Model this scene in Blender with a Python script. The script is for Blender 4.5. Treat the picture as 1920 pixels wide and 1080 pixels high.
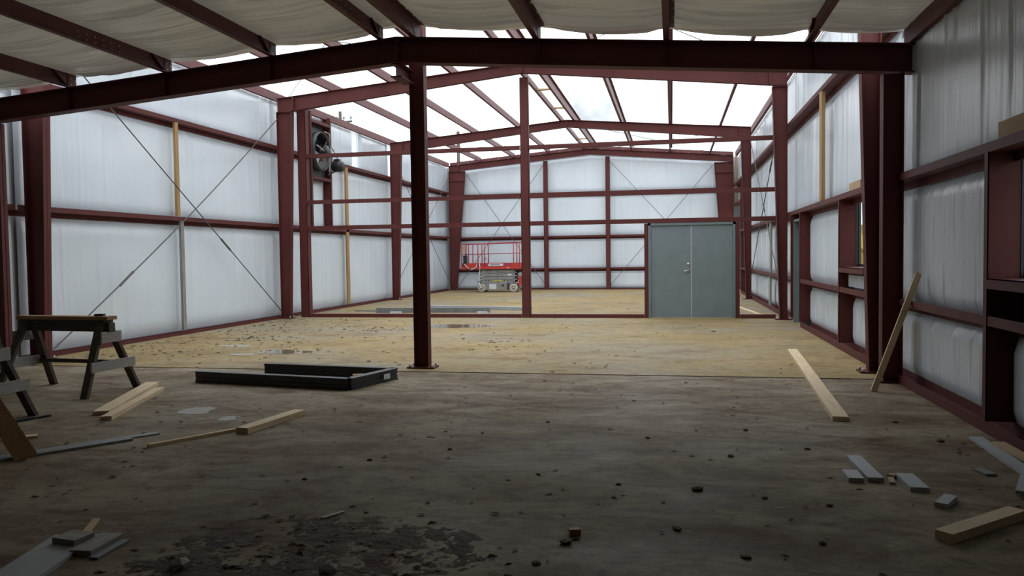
import bpy, bmesh, math, random
from mathutils import Vector, Matrix, noise
for o in list(bpy.data.objects): bpy.data.objects.remove(o, do_unlink=True)
scene = bpy.context.scene
C = scene.collection
PI = math.pi

# ------------------------------------------------------------------ camera
def cam_axes(yaw, pitch, roll):
    cy, sy, cp, sp = math.cos(yaw), math.sin(yaw), math.cos(pitch), math.sin(pitch)
    f = Vector((-sy*cp, cy*cp, -sp)); r = Vector((cy, sy, 0)); u = r.cross(f)
    cr, sr = math.cos(roll), math.sin(roll)
    return cr*r + sr*u, -sr*r + cr*u, f
cam_d = bpy.data.cameras.new('camera'); cam = bpy.data.objects.new('camera', cam_d); C.objects.link(cam)
cam_d.sensor_width = 36.0; cam_d.lens = 1489.9/1920*36.0; cam_d.clip_start = .05; cam_d.clip_end = 500
r_, u_, f_ = cam_axes(.198984, .040827, -.013317)
mw = Matrix((r_, u_, -f_)).transposed().to_4x4(); mw.translation = (0, 0, 1.5)
cam.matrix_world = mw
scene.camera = cam

# ------------------------------------------------------------------ overcast sky and exposure
world = bpy.data.worlds.new('overcast_sky'); scene.world = world; world.use_nodes = True
wn = world.node_tree; wn.nodes.clear()
wo = wn.nodes.new('ShaderNodeOutputWorld'); wb = wn.nodes.new('ShaderNodeBackground')
wt = wn.nodes.new('ShaderNodeTexCoord'); wno = wn.nodes.new('ShaderNodeTexNoise'); wr = wn.nodes.new('ShaderNodeValToRGB')
wno.inputs['Scale'].default_value = 3.6; wno.inputs['Detail'].default_value = 5; wno.inputs['Roughness'].default_value = .5
wr.color_ramp.elements[0].position = .41; wr.color_ramp.elements[0].color = (.122, .134, .142, 1)
wr.color_ramp.elements[1].position = .72; wr.color_ramp.elements[1].color = (.93, .98, 1.03, 1)
wn.links.new(wt.outputs['Generated'], wno.inputs['Vector']); wn.links.new(wno.outputs['Fac'], wr.inputs['Fac'])
wn.links.new(wr.outputs['Color'], wb.inputs['Color']); wn.links.new(wb.outputs[0], wo.inputs[0])
wb.inputs['Strength'].default_value = 6.2
vs = scene.view_settings
vs.view_transform = 'Standard'; vs.look = 'None'; vs.gamma = 1; vs.use_curve_mapping = False; vs.exposure = 0.0

# ------------------------------------------------------------------ materials
def newmat(name):
    m = bpy.data.materials.new(name); m.use_nodes = True
    nt = m.node_tree; b = nt.nodes['Principled BSDF']
    return m, nt, b
def nd(nt, t, **kw):
    n = nt.nodes.new(t)
    for k, v in kw.items(): n.inputs[k].default_value = v
    return n
def mat(name, c1, c2=None, rough=.6, scale=6, stretch=(1, 1, 1), metal=0, bump=0, lo=.35, hi=.65, detail=5, bscale=None, spec=.5, coords='Object'):
    m, nt, b = newmat(name); L = nt.links.new
    b.inputs['Roughness'].default_value = rough; b.inputs['Metallic'].default_value = metal
    b.inputs['Specular IOR Level'].default_value = spec
    c2 = c2 or tuple(x*.8 for x in c1)
    tc = nd(nt, 'ShaderNodeTexCoord'); mp = nd(nt, 'ShaderNodeMapping', Scale=stretch)
    L(tc.outputs[coords], mp.inputs[0])
    n = nd(nt, 'ShaderNodeTexNoise', Scale=scale, Detail=detail, Roughness=.6); L(mp.outputs[0], n.inputs['Vector'])
    r = nd(nt, 'ShaderNodeValToRGB'); e = r.color_ramp.elements
    e[0].position = lo; e[0].color = (*c1, 1); e[1].position = hi; e[1].color = (*c2, 1)
    L(n.outputs['Fac'], r.inputs[0]); L(r.outputs[0], b.inputs['Base Color'])
    if bump:
        n2 = nd(nt, 'ShaderNodeTexNoise', Scale=bscale or scale*4, Detail=4); L(mp.outputs[0], n2.inputs['Vector'])
        bp = nd(nt, 'ShaderNodeBump', Strength=bump, Distance=.02); L(n2.outputs['Fac'], bp.inputs['Height'])
        L(bp.outputs[0], b.inputs['Normal'])
    return m
M = {}
M['red'] = mat('red_primer_steel', (.115, .029, .026), (.092, .023, .021), .6, spec=.25, scale=2.2, lo=.3, hi=.7)
M['redp'] = mat('weathered_red_purlin_steel', (.150, .055, .053), (.110, .036, .035), .6, 3, (1, .6, 4), spec=.3)
M['wood'] = mat('pine_lumber', (.66, .50, .29), (.54, .39, .21), .7, 3, (2, 2, 14), bump=.1)
M['woodx'] = mat('pine_lumber_flat', (.72, .57, .36), (.58, .43, .25), .7, 3, (1, 14, 14), bump=.15, lo=.3)
M['amber'] = mat('amber_wood_stud', (.40, .25, .095), (.33, .20, .075), .6, 4, (6, 6, 1))
M['greywood'] = mat('weathered_grey_wood', (.42, .40, .37), (.30, .285, .26), .8, 4, (2, 12, 12), bump=.2)
M['greystud'] = mat('weathered_grey_stud', (.30, .30, .28), (.22, .21, .20), .8, 4, (8, 8, 1), bump=.1)
M['darkwood'] = mat('old_dark_wood', (.105, .075, .055), (.06, .045, .036), .8, 4, (2, 8, 8), bump=.2)
M['orangewood'] = mat('orange_brown_plank', (.40, .23, .10), (.30, .165, .07), .7, 4, (1, 10, 10))
M['white'] = mat('pale_grey_trim_board', (.43, .455, .47), (.36, .38, .395), .55, 5)
M['greytrim'] = mat('grey_metal_trim', (.22, .24, .24), (.17, .18, .18), .5, 5)
M['bronze'] = mat('dark_bronze_aluminium', (.030, .034, .038), (.022, .024, .028), .4, 5, spec=.5)
M['door'] = mat('grey_green_door_paint', (.185, .225, .235), (.165, .205, .215), .5, 3)
M['doorframe'] = mat('grey_door_frame_paint', (.17, .215, .225), (.15, .185, .195), .5, 3)
M['chrome'] = mat('brushed_chrome', (.7, .7, .7), (.6, .6, .6), .25, 5, metal=1)
M['zinc'] = mat('zinc_and_light_dot', (.75, .76, .78), (.6, .6, .62), .4, 8, metal=.3)  # pale metal; also imitates daylight seen through the purlin bolt holes
M['cable'] = mat('dark_steel_cable', (.09, .085, .085), (.06, .055, .055), .5, 20)
M['black'] = mat('black_plastic', (.018, .018, .02), (.012, .012, .013), .5, 8)
M['fan'] = mat('dark_galvanised_fan', (.075, .078, .082), (.045, .046, .05), .5, 5, metal=.2)
M['fanblade'] = mat('grey_fan_blade', (.34, .35, .36), (.26, .27, .28), .4, 3, metal=.2)
M['liftred'] = mat('red_orange_lift_paint', (.55, .042, .022), (.45, .032, .020), .45, 4)
M['liftrail'] = mat('crimson_rail_paint', (.42, .035, .055), (.34, .03, .045), .45, 4)
M['liftgrey'] = mat('grey_lift_steel', (.28, .28, .26), (.21, .21, .19), .5, 4)
M['tire'] = mat('dusty_pale_tyre', (.55, .50, .42), (.45, .40, .33), .8, 6)
M['sticker'] = mat('white_sticker', (.72, .74, .76), (.6, .62, .64), .5, 10)
M['yellow'] = mat('yellow_sticker', (.60, .50, .06), (.5, .4, .05), .5, 10)
M['machine'] = mat('yellow_machine_paint', (.62, .42, .03), (.5, .33, .03), .5, 3)
M['tan'] = mat('cardboard_tan', (.50, .36, .22), (.42, .3, .18), .8, 4)
M['leaf'] = mat('dry_brown_leaf', (.19, .125, .065), (.10, .065, .036), .9, 3)
M['mud'] = mat('damp_dark_mud', (.120, .084, .055), (.045, .032, .022), .9, 7, bump=.6, bscale=40)
M['stone'] = mat('pale_stone', (.34, .32, .30), (.24, .225, .21), .9, 8, bump=.3)
M['pole'] = mat('utility_pole_wood', (.10, .085, .07), (.07, .06, .05), .9, 4)
M['ceramic'] = mat('grey_insulator', (.25, .30, .32), (.2, .24, .26), .3, 4)
M['bark'] = mat('bare_branch', (.16, .13, .10), (.11, .09, .07), .9, 4)
M['ground'] = mat('leaf_covered_ground', (.30, .25, .18), (.20, .17, .11), .95, .8, detail=8, bump=.4, bscale=4)
M['siding'] = mat('metal_siding', (.55, .56, .57), (.5, .5, .52), .5, 2)
M['fabric'] = mat('clear_plastic_wrap', (.62, .66, .70), (.5, .54, .58), .25, 6)

# vinyl faced insulation: white, glossy, finely wrinkled along one axis
def vinyl(name, c1, c2, axis, rough=.22):
    m, nt, b = newmat(name); L = nt.links.new
    st = {'v': (9, 9, .30), 'x': (.35, 11, .6)}[axis]
    tc = nd(nt, 'ShaderNodeTexCoord'); mp = nd(nt, 'ShaderNodeMapping', Scale=st); L(tc.outputs['Object'], mp.inputs[0])
    n = nd(nt, 'ShaderNodeTexNoise', Scale=2.2, Detail=6, Roughness=.62); L(mp.outputs[0], n.inputs['Vector'])
    n1 = nd(nt, 'ShaderNodeTexNoise', Scale=.7, Detail=3); L(tc.outputs['Object'], n1.inputs['Vector'])
    r = nd(nt, 'ShaderNodeValToRGB'); e = r.color_ramp.elements
    e[0].position = .3; e[0].color = (*c1, 1); e[1].position = .7; e[1].color = (*c2, 1)
    L(n1.outputs['Fac'], r.inputs[0]); L(r.outputs[0], b.inputs['Base Color'])
    bp = nd(nt, 'ShaderNodeBump', Strength=.20 if axis == 'v' else .9, Distance=.05); L(n.outputs['Fac'], bp.inputs['Height']); L(bp.outputs[0], b.inputs['Normal'])
    b.inputs['Roughness'].default_value = rough; b.inputs['IOR'].default_value = 1.5 if axis == 'v' else 1.75; b.inputs['Specular IOR Level'].default_value = .6 if axis == 'v' else .8
    return m
M['vinyl'] = vinyl('white_vinyl_insulation', (.67, .745, .81), (.74, .805, .86), 'v')
M['vinylroof'] = vinyl('cream_vinyl_roof_insulation', (.80, .77, .68), (.86, .83, .75), 'x', .24)
nt = M['vinylroof'].node_tree; tr = nd(nt, 'ShaderNodeBsdfTranslucent', Color=(.86, .80, .66, 1)); mx = nd(nt, 'ShaderNodeMixShader', Fac=.036)   # thin blanket lets a little daylight through
nt.links.new(nt.nodes['Principled BSDF'].outputs[0], mx.inputs[1]); nt.links.new(tr.outputs[0], mx.inputs[2]); nt.links.new(mx.outputs[0], nt.nodes['Material Output'].inputs[0])
# translucent light panel
m, nt, b = newmat('translucent_wall_panel'); tr = nd(nt, 'ShaderNodeBsdfTranslucent', Color=(.93, .96, 1, 1)); mx = nd(nt, 'ShaderNodeMixShader', Fac=.75)
b.inputs['Base Color'].default_value = (.9, .92, .95, 1); b.inputs['Roughness'].default_value = .4
nt.links.new(b.outputs[0], mx.inputs[1]); nt.links.new(tr.outputs[0], mx.inputs[2]); nt.links.new(mx.outputs[0], nt.nodes['Material Output'].inputs[0]); M['light_panel'] = m
# window glass
m, nt, b = newmat('window_glass'); tr = nd(nt, 'ShaderNodeBsdfTransparent', Color=(.9, .94, .94, 1)); mx = nd(nt, 'ShaderNodeMixShader', Fac=.9)
b.inputs['Base Color'].default_value = (.05, .06, .06, 1); b.inputs['Roughness'].default_value = .03
nt.links.new(b.outputs[0], mx.inputs[1]); nt.links.new(tr.outputs[0], mx.inputs[2]); nt.links.new(mx.outputs[0], nt.nodes['Material Output'].inputs[0]); M['glass'] = m
# puddle water over silt
m, nt, b = newmat('shallow_puddle'); b.inputs['Base Color'].default_value = (.20, .165, .11, 1); b.inputs['Roughness'].default_value = .03; b.inputs['IOR'].default_value = 1.9; M['water'] = m
m, nt, b = newmat('damp_film'); b.inputs['Base Color'].default_value = (.30, .28, .245, 1); b.inputs['Roughness'].default_value = .5; b.inputs['IOR'].default_value = 1.3; M['damp'] = m

# concrete: grey slab, brown dirt smears, pale scuffs, silt
def concrete(name, base, base2, dirt, dirt_lo, dirt_hi, pale, rough, silt=None, spec=.1):
    m, nt, b = newmat(name); L = nt.links.new
    tc = nd(nt, 'ShaderNodeTexCoord')
    def noi(scale, detail=6, rough=.6, st=(1, 1, 1), dist=0, loc=(0, 0, 0)):
        mp = nd(nt, 'ShaderNodeMapping', Scale=st, Location=loc); L(tc.outputs['Object'], mp.inputs[0])
        n = nd(nt, 'ShaderNodeTexNoise', Scale=scale, Detail=detail, Roughness=rough, Distortion=dist); L(mp.outputs[0], n.inputs['Vector']); return n
    def ramp(fac, a, bb):
        mr = nd(nt, 'ShaderNodeMapRange'); mr.inputs[1].default_value = a; mr.inputs[2].default_value = bb; mr.clamp = True
        L(fac, mr.inputs[0]); return mr.outputs[0]
    def mix(fac, a, bb):
        x = nt.nodes.new('ShaderNodeMix'); x.data_type = 'RGBA'; L(fac, x.inputs[0])
        for i, v in ((6, a), (7, bb)):
            if isinstance(v, tuple): x.inputs[i].default_value = (*v, 1)
            else: L(v, x.inputs[i])
        return x.outputs[2]
    col = mix(ramp(noi(.55, 8, .65).outputs['Fac'], .38, .62), base, base2)
    if silt: col = mix(ramp(noi(.28, 6, .6, loc=(3, 1, 0)).outputs['Fac'], .36, .56), silt, col)
    col = mix(ramp(noi(1.1, 10, .72, (.7, 1.5, 1), .6, (4, 7, 0)).outputs['Fac'], dirt_lo, dirt_hi), col, dirt)
    col = mix(ramp(noi(2.6, 9, .75, (1, 1.6, 1), .4, (9, 2, 0)).outputs['Fac'], .60, .80), col, pale)
    col = mix(ramp(noi(5.5, 8, .75, (1, 1.3, 1), .5, (6, 3, 0)).outputs['Fac'], .48, .78), col, tuple(x*.8 for x in dirt))
    col = mix(ramp(noi(26, 6, .7, loc=(1, 5, 0)).outputs['Fac'], .58, .75), col, tuple(x*.55 for x in dirt))
    L(col, b.inputs['Base Color']); b.inputs['Specular IOR Level'].default_value = spec
    rr = ramp(noi(.9, 5, .6, loc=(2, 8, 0)).outputs['Fac'], .3, .7)
    mr = nd(nt, 'ShaderNodeMapRange'); mr.inputs[3].default_value = rough-.15; mr.inputs[4].default_value = rough+.12; L(rr, mr.inputs[0]); L(mr.outputs[0], b.inputs['Roughness'])
    bp = nd(nt, 'ShaderNodeBump', Strength=.25, Distance=.01); L(noi(30, 6).outputs['Fac'], bp.inputs['Height']); L(bp.outputs[0], b.inputs['Normal'])
    return m
M['slab_near'] = concrete('dirty_grey_concrete', (.37, .315, .23), (.265, .22, .152), (.115, .072, .040), .40, .66, (.44, .41, .35), .65, None, .05)
M['slab_far'] = concrete('silty_tan_concrete', (.335, .246, .114), (.28, .208, .100), (.165, .108, .050), .50, .72, (.345, .29, .195), .7, silt=(.265, .232, .168))

# ------------------------------------------------------------------ mesh helpers
class MB:
    def __init__(s): s.v = []; s.f = []; s.smooth = False
    def hexa(s, p):          # 8 points: 4 around one end, 4 around the other
        n = len(s.v); s.v += [tuple(q) for q in p]
        s.f += [(n+3, n+2, n+1, n), (n+4, n+5, n+6, n+7)] + [(n+i, n+(i+1) % 4, n+4+(i+1) % 4, n+4+i) for i in range(4)]
        return s
    def box(s, x0, x1, y0, y1, z0, z1):
        return s.hexa([(x0, y0, z0), (x1, y0, z0), (x1, y1, z0), (x0, y1, z0), (x0, y0, z1), (x1, y0, z1), (x1, y1, z1), (x0, y1, z1)])
    def bar(s, a, b, w, t, up=(0, 0, 1)):      # box beam from a to b, w across, t along up
        a, b = Vector(a), Vector(b); d = (b-a).normalized(); side = d.cross(Vector(up))
        if side.length < 1e-4: side = d.cross(Vector((1, 0, 0)))
        side.normalize(); u = side.cross(d).normalized(); side *= w/2; u *= t/2
        return s.hexa([a-side-u, a+side-u, a+side+u, a-side+u, b-side-u, b+side-u, b+side+u, b-side+u])
    def tube(s, pts, r, n=8, cap=True):
        pts = [Vector(p) for p in pts]; base = len(s.v); k = len(pts)
        for i, p in enumerate(pts):
            d = (pts[min(i+1, k-1)]-pts[max(i-1, 0)]).normalized()
            a = d.cross(Vector((0, 0, 1)))
            if a.length < .05: a = d.cross(Vector((1, 0, 0)))
            a.normalize(); c = a.cross(d); rr = r[i] if isinstance(r, (list, tuple)) else r
            for j in range(n):
                t = 2*PI*j/n; s.v.append(tuple(p + a*math.cos(t)*rr + c*math.sin(t)*rr))
        for i in range(k-1):
            for j in range(n):
                s.f.append((base+i*n+j, base+i*n+(j+1) % n, base+(i+1)*n+(j+1) % n, base+(i+1)*n+j))
        if cap: s.f += [tuple(base+j for j in range(n))[::-1], tuple(base+(k-1)*n+j for j in range(n))]
        s.smooth = s.smooth or n >= 8
        return s
    def lathe(s, o, axis, prof, n=24):         # prof: (radius, offset along axis)
        o = Vector(o); ax = Vector(axis).normalized(); a = ax.cross(Vector((0, 0, 1)))
        if a.length < .05: a = ax.cross(Vector((1, 0, 0)))
        a.normalize(); c = a.cross(ax); base = len(s.v)
        for r, h in prof:
            for j in range(n):
                t = 2*PI*j/n; s.v.append(tuple(o + ax*h + a*math.cos(t)*r + c*math.sin(t)*r))
        for i in range(len(prof)-1):
            for j in range(n): s.f.append((base+i*n+j, base+i*n+(j+1) % n, base+(i+1)*n+(j+1) % n, base+(i+1)*n+j))
        s.smooth = True; return s
    def extrude(s, prof, axis, a, b):          # closed profile of 2D points swept along x or y
        n = len(prof); base = len(s.v)
        for t in (a, b):
            for p in prof: s.v.append((t, p[0], p[1]) if axis == 'x' else (p[0], t, p[1]))
        s.f += [tuple(range(base, base+n)), tuple(range(base+2*n-1, base+n-1, -1))]
        s.f += [(base+(i+1) % n, base+i, base+n+i, base+n+(i+1) % n) for i in range(n)]
        return s
    def grid(s, nu, nv, fn):
        base = len(s.v)
        for i in range(nu+1):
            for j in range(nv+1): s.v.append(tuple(fn(i/nu, j/nv)))
        for i in range(nu):
            for j in range(nv):
                q = base+i*(nv+1)+j; s.f.append((q, q+nv+1, q+nv+2, q+1))
        s.smooth = True; return s
    def build(s, name, m, parent=None, loc=None, rotz=0, fix=True):
        me = bpy.data.meshes.new(name); me.from_pydata(s.v, [], s.f); me.update()
        if fix:
            bm = bmesh.new(); bm.from_mesh(me); bmesh.ops.recalc_face_normals(bm, faces=bm.faces); bm.to_mesh(me); bm.free()
        if s.smooth: me.shade_smooth() if len(s.f) > 400 else [setattr(p, 'use_smooth', True) for p in me.polygons]
        me.materials.append(M[m] if isinstance(m, str) else m)
        o = bpy.data.objects.new(name, me); C.objects.link(o)
        if parent: o.parent = parent
        if loc: o.location = loc
        o.rotation_euler.z = rotz
        return o
def empty(name, loc=(0, 0, 0), rotz=0):
    o = bpy.data.objects.new(name, None); C.objects.link(o); o.location = loc; o.rotation_euler.z = rotz; o.empty_display_size = .1; return o
def tag(o, label, cat, group=None):
    o['label'] = label; o['category'] = cat
    if group: o['group'] = group
    return o
def struct(o, label=None, cat=None):
    o['kind'] = 'structure'
    if label: o['label'] = label
    if cat: o['category'] = cat
    return o
def auto_smooth_off(o):
    for p in o.data.polygons: p.use_smooth = False
ORD = ['first', 'second', 'third', 'fourth', 'fifth', 'sixth', 'seventh', 'eighth']
# ================================================================== THE BUILDING
XLI, XLO, XRI, XRO = -9.60, -9.80, 2.50, 2.71        # inner girt line / insulation plane of the side walls
F1, F2, F3, F4, LOW = 10.45, 18.40, 26.50, 33.90, 9.75   # frame lines along the hall
YEND, YBACK, RIDGE = 34.10, -9.0, -3.40
def high(x): return 5.98 - .083*abs(x-RIDGE)          # top of the tall frames' rafters
def low(x): return 4.28 - .078*abs(x-RIDGE)           # top of the low beam near the camera
rng = random.Random(7)

# ---- ground and slabs
g = MB().box(-90, 90, -60, 150, -.5, -.14).build('ground', 'ground'); struct(g, 'leaf covered brown ground outside the shed', 'ground')
fl = MB().box(-9.95, 2.9, YBACK-.2, 34.5, -.139, -.101).build('floor', 'ground'); struct(fl, 'bare concrete floor of the unfinished steel shed', 'floor')
MB().box(-9.95, 2.9, YBACK-.2, 9.850, -.1, 0).build('concrete_slab', 'slab_near', fl)
MB().box(-9.95, 2.9, 9.915, 34.5, -.1, 0).build('concrete_slab', 'slab_far', fl)

# ---- walls: outer siding sheets, insulation panels as their parts
def sheet(rects, x0, x1, name):
    m = MB()
    for (y0, y1, z0, z1) in rects: m.box(x0, x1, y0, y1, z0, z1)
    return m.build(name, 'siding')
def cut(y0, y1, z0, z1, holes):
    holes = sorted(holes); out = []; y = y0
    for (a, b, c, d) in holes:
        if a > y: out.append((y, a, z0, z1))
        if c > z0: out.append((a, b, z0, c))
        if d < z1: out.append((a, b, d, z1))
        y = b
    if y < y1: out.append((y, y1, z0, z1))
    return out
LSTRIP = [(23.55, 24.15), (26.75, 27.2), (29.2, 29.75)]
wall_l = struct(sheet(cut(F1-.2, 34.45, -.1, 5.62, [(a, b, 4.2, 5.5) for a, b in LSTRIP]) + [(YBACK, F1-.2, -.1, 4.05)], XLO-.10, XLO-.07, 'wall_left'), 'left wall of white vinyl insulation between red girts', 'wall')
RH = [(6.0, 7.05, 1.27, 2.3), (11.3, 12.86, 1.27, 2.3), (16.8, 17.8, 0, 2.2), (30.7, 33.5, 0, 3.4)]
wall_r = struct(sheet(cut(F1-.2, 34.45, -.1, 5.62, RH[1:]) + cut(YBACK, F1-.2, -.1, 4.05, RH[:1]), XRO+.07, XRO+.10, 'wall_right'), 'right wall of white vinyl insulation with framed openings', 'wall')
we = MB(); we.hexa([(-9.9, 34.42, -.1), (RIDGE, 34.42, -.1), (RIDGE, 34.45, -.1), (-9.9, 34.45, -.1), (-9.9, 34.42, high(-9.9)), (RIDGE, 34.42, high(RIDGE)), (RIDGE, 34.45, high(RIDGE)), (-9.9, 34.45, high(-9.9))])
we.hexa([(RIDGE, 34.42, -.1), (2.81, 34.42, -.1), (2.81, 34.45, -.1), (RIDGE, 34.45, -.1), (RIDGE, 34.42, high(RIDGE)), (2.81, 34.42, high(2.81)), (2.81, 34.45, high(2.81)), (RIDGE, 34.45, high(RIDGE))])
wall_e = struct(we.build('wall_end', 'siding'), 'far end wall of white insulation behind red posts', 'wall')
wall_b = struct(MB().box(-9.9, 2.81, YBACK-.03, YBACK, -.1, 4.5).build('wall_back', 'vinyl'), 'rear wall behind the viewer, faced with white insulation', 'wall')

def insul(parent, axis, plane, a0, a1, z0, z1, inward, seed, du=.045, nfold=1.0, bulge=.035, nv=14, name='insulation_panel'):
    """white vinyl blanket: pillowed between the steel and creased by hanging folds"""
    R = random.Random(seed); W = a1-a0
    folds = [(R.uniform(0, W), R.choice((.012, .02, .03, .05)), R.uniform(-.022, .022), R.uniform(-.05, .05), R.random(), R.uniform(.4, 1.4)) for _ in range(int(W*5*nfold)+1)]
    ztop = z1 if callable(z1) else (lambda a: z1)
    nu = max(6, int(W/du))
    def fn(u, v):
        a = a0+u*W; zt = ztop(a); z = z0+(zt-z0)*v
        pil = min(1, (min(u, 1-u)*W)/.10)**.5 * min(1, (min(v, 1-v)*(zt-z0))/.14)**.5
        d = -.03 + (bulge+.03)*pil
        for (c, s, amp, lean, ph, ln) in folds:
            x = u*W - c - lean*math.sin((v+ph)*5)*.4
            if abs(x) < 3*s: d += amp*math.exp(-(x/s)**2)*pil*max(0, 1-abs(v-ph)/ln)
        d += .012*noise.noise((a*1.1, z*.5, seed*3.1))*pil + .006*noise.noise((a*4, z*.5, seed*1.7))*pil
        p = plane + inward*d
        return (p, a, z) if axis == 'y' else (a, p, z)
    return MB().grid(nu, nv, fn).build(name, 'vinyl', parent, fix=False)
sd = 1
def bayspan(y0, y1, holes=()):
    out = []; y = y0
    for a, b in holes: out.append((y, a)); y = b
    out.append((y, y1)); return [q for q in out if q[1]-q[0] > .05]
for (y0, y1) in ((F1, F2), (F2, F3), (F3, YEND+.2)):
    rows = [(.06, 2.20), (2.29, 4.14)]
    for (z0, z1) in rows:
        for a, b in bayspan(y0, y1, [(20.15, 21.55)] if (y0 == F2 and z0 > 2) else ()):
            insul(wall_l, 'y', XLO, a, b, z0, z1, 1, sd); sd += 1
    top = {F1: (), F2: [(20.15, 21.55), LSTRIP[0]], F3: LSTRIP[1:]}[y0]
    for a, b in bayspan(y0, y1, top): insul(wall_l, 'y', XLO, a, b, 4.23, 5.50, 1, sd); sd += 1
insul(wall_l, 'y', XLO, 20.25, 21.35, 2.29, 3.68, 1, 71); insul(wall_l, 'y', XLO, 20.25, 21.35, 5.26, 5.5, 1, 72)
for a, b in LSTRIP:
    m = MB(); n = 8
    for k in range(n):
        s0 = a+(b-a)*k/n; s1 = a+(b-a)*(k+1)/n; dx = .02*(k % 2)
        m.box(XLO-.06+dx, XLO-.05+dx, s0, s1, 4.14, 5.5)
    m.build('translucent_panel', 'light_panel', wall_l)
for (z0, z1) in ((.06, 2.2), (2.29, 4.03)): insul(wall_l, 'y', XLO, YBACK+.1, LOW+.6, z0, z1, 1, sd, .06); sd += 1
# right wall
for a, b, z0, z1 in [(F1, 12.86, .06, .80), (12.95, 16.62, .06, .80), (F1, 12.86, .89, 1.16), (12.95, 16.62, .89, 2.20), (F1, F2, 2.29, 4.14), (F1, F2, 4.23, 5.5),
                     (F2, F3, .06, .8), (F2, F3, .89, 2.2), (F2, F3, 2.29, 4.14), (F2, F3, 4.23, 5.5), (F3, 30.6, .06, .8), (F3, 30.6, .89, 2.2), (F3, 30.6, 2.29, 4.14), (30.6, 34.2, 3.45, 4.14), (F3, 34.2, 4.23, 5.5)]:
    insul(wall_r, 'y', XRO, a, b, z0, z1, -1, sd, .05, 1.5); sd += 1
for a, b, z0, z1 in [(7.12, F1-.03, .06, .80), (7.12, F1-.03, .89, 2.20), (4.0, F1-.03, 2.29, 4.05), (5.9, 7.05, .06, .8), (YBACK+.1, 5.9, .06, .8), (YBACK+.1, 5.9, .89, 2.2), (YBACK+.1, 4.0, 2.29, 4.05)]:
    insul(wall_r, 'y', XRO, a, b, z0, z1, -1, sd, .022, 2.4, .045, 30); sd += 1
# end wall
PX = [-9.55, -5.33, -2.66, 2.45]
for i in range(3):
    for z0, z1 in ((.06, .78), (.87, 2.17), (2.26, 4.04), (4.13, lambda x: high(x)-.24)):
        insul(wall_e, 'x', 34.33, PX[i], PX[i+1], z0, z1, -1, sd, .05); sd += 1

# ---- steel members
def zgirt(axis, a, b, face, back, z, name, label, group, mname='red'):
    """Z girt: flange up on the room side, web, flange down at the sheeting"""
    t = .008; s = 1 if back > face else -1
    pr = [(face, z), (face+s*t, z), (face+s*t, z-.08+t), (back, z-.08+t), (back, z-.16), (back-s*t, z-.16), (back-s*t, z-.08), (face, z-.08)]
    o = MB().extrude(pr, axis, a, b).build(name, mname); return tag(o, label, 'girt', group)
GL = 'girts on the long walls'
bays = [('near bay', F1, F2), ('middle bay', F2, F3), ('farthest bay', F3, YEND)]
for bn, a, b in bays:
    zgirt('y', a-.2 if a == F1 else a, b, XLI, XLO+.01, 2.36, 'wall_girt', f'lower red steel girt along the left wall in the {bn}', GL)
    zgirt('y', a-.2 if a == F1 else a, b, XLI, XLO+.01, 4.30, 'wall_girt', f'upper red steel girt along the left wall in the {bn}', GL)
zgirt('y', YBACK+.1, F1-.25, XLI, XLO+.01, 2.36, 'wall_girt', 'dark girt on the left wall at the very edge of the picture', GL)
for bn, a, b in bays:
    e = 16.62 if a == F1 else b
    a0 = a-.1 if a == F1 else a
    zgirt('y', a0, 30.62 if a == F3 else e, XRI, XRO-.01, .96, 'wall_girt', f'lowest red girt along the right wall in the {bn}', GL)
    zgirt('y', a0, 30.62 if a == F3 else b, XRI, XRO-.01, 2.36, 'wall_girt', f'middle red girt along the right wall in the {bn}', GL)
    zgirt('y', a0, b, XRI, XRO-.01, 4.30, 'wall_girt', f'upper red girt along the right wall in the {bn}', GL)
zgirt('y', YBACK+.1, F1-.12, XRI, XRO-.01, .96, 'wall_girt', 'dark low girt on the right wall beside the leaning stick', GL)
zgirt('y', YBACK+.1, F1-.12, XRI, XRO-.01, 2.36, 'wall_girt', 'dark girt above the nearest window on the right wall', GL)
for z, w in ((4.20, 'upper'), (2.33, 'middle'), (.94, 'lowest')):
    for i, bn in enumerate(('behind the scissor lift', 'between the two middle posts', 'right of the two posts')):
        zgirt('x', PX[i], PX[i+1], 34.12, 34.31, z, 'wall_girt', f'{w} red girt on the end wall {bn}', 'girts on the end wall')
# base channels along the floor
def base(axis, a, b, face, back, label, h=.10):
    s = 1 if back > face else -1; t = .01
    pr = [(face, .002), (face, h), (face+s*t, h), (face+s*t, .012), (back-s*t, .012), (back-s*t, h), (back, h), (back, .002)]
    o = MB().extrude(pr, axis, a, b).build('base_channel', 'red'); return tag(o, label, 'channel', 'base channels along the walls')
base('y', F1, YEND, XLI, XLO, 'red base channel on the floor along the left wall', .055)
base('y', YBACK+.1, 16.62, XRI, XRO, 'red base channel on the floor along the near right wall')
base('y', F2, 30.6, XRI, XRO, 'red base channel along the right wall beyond the partition')
base('x', -9.5, 2.4, 34.12, 34.32, 'red base channel at the foot of the end wall', .05)

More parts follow.
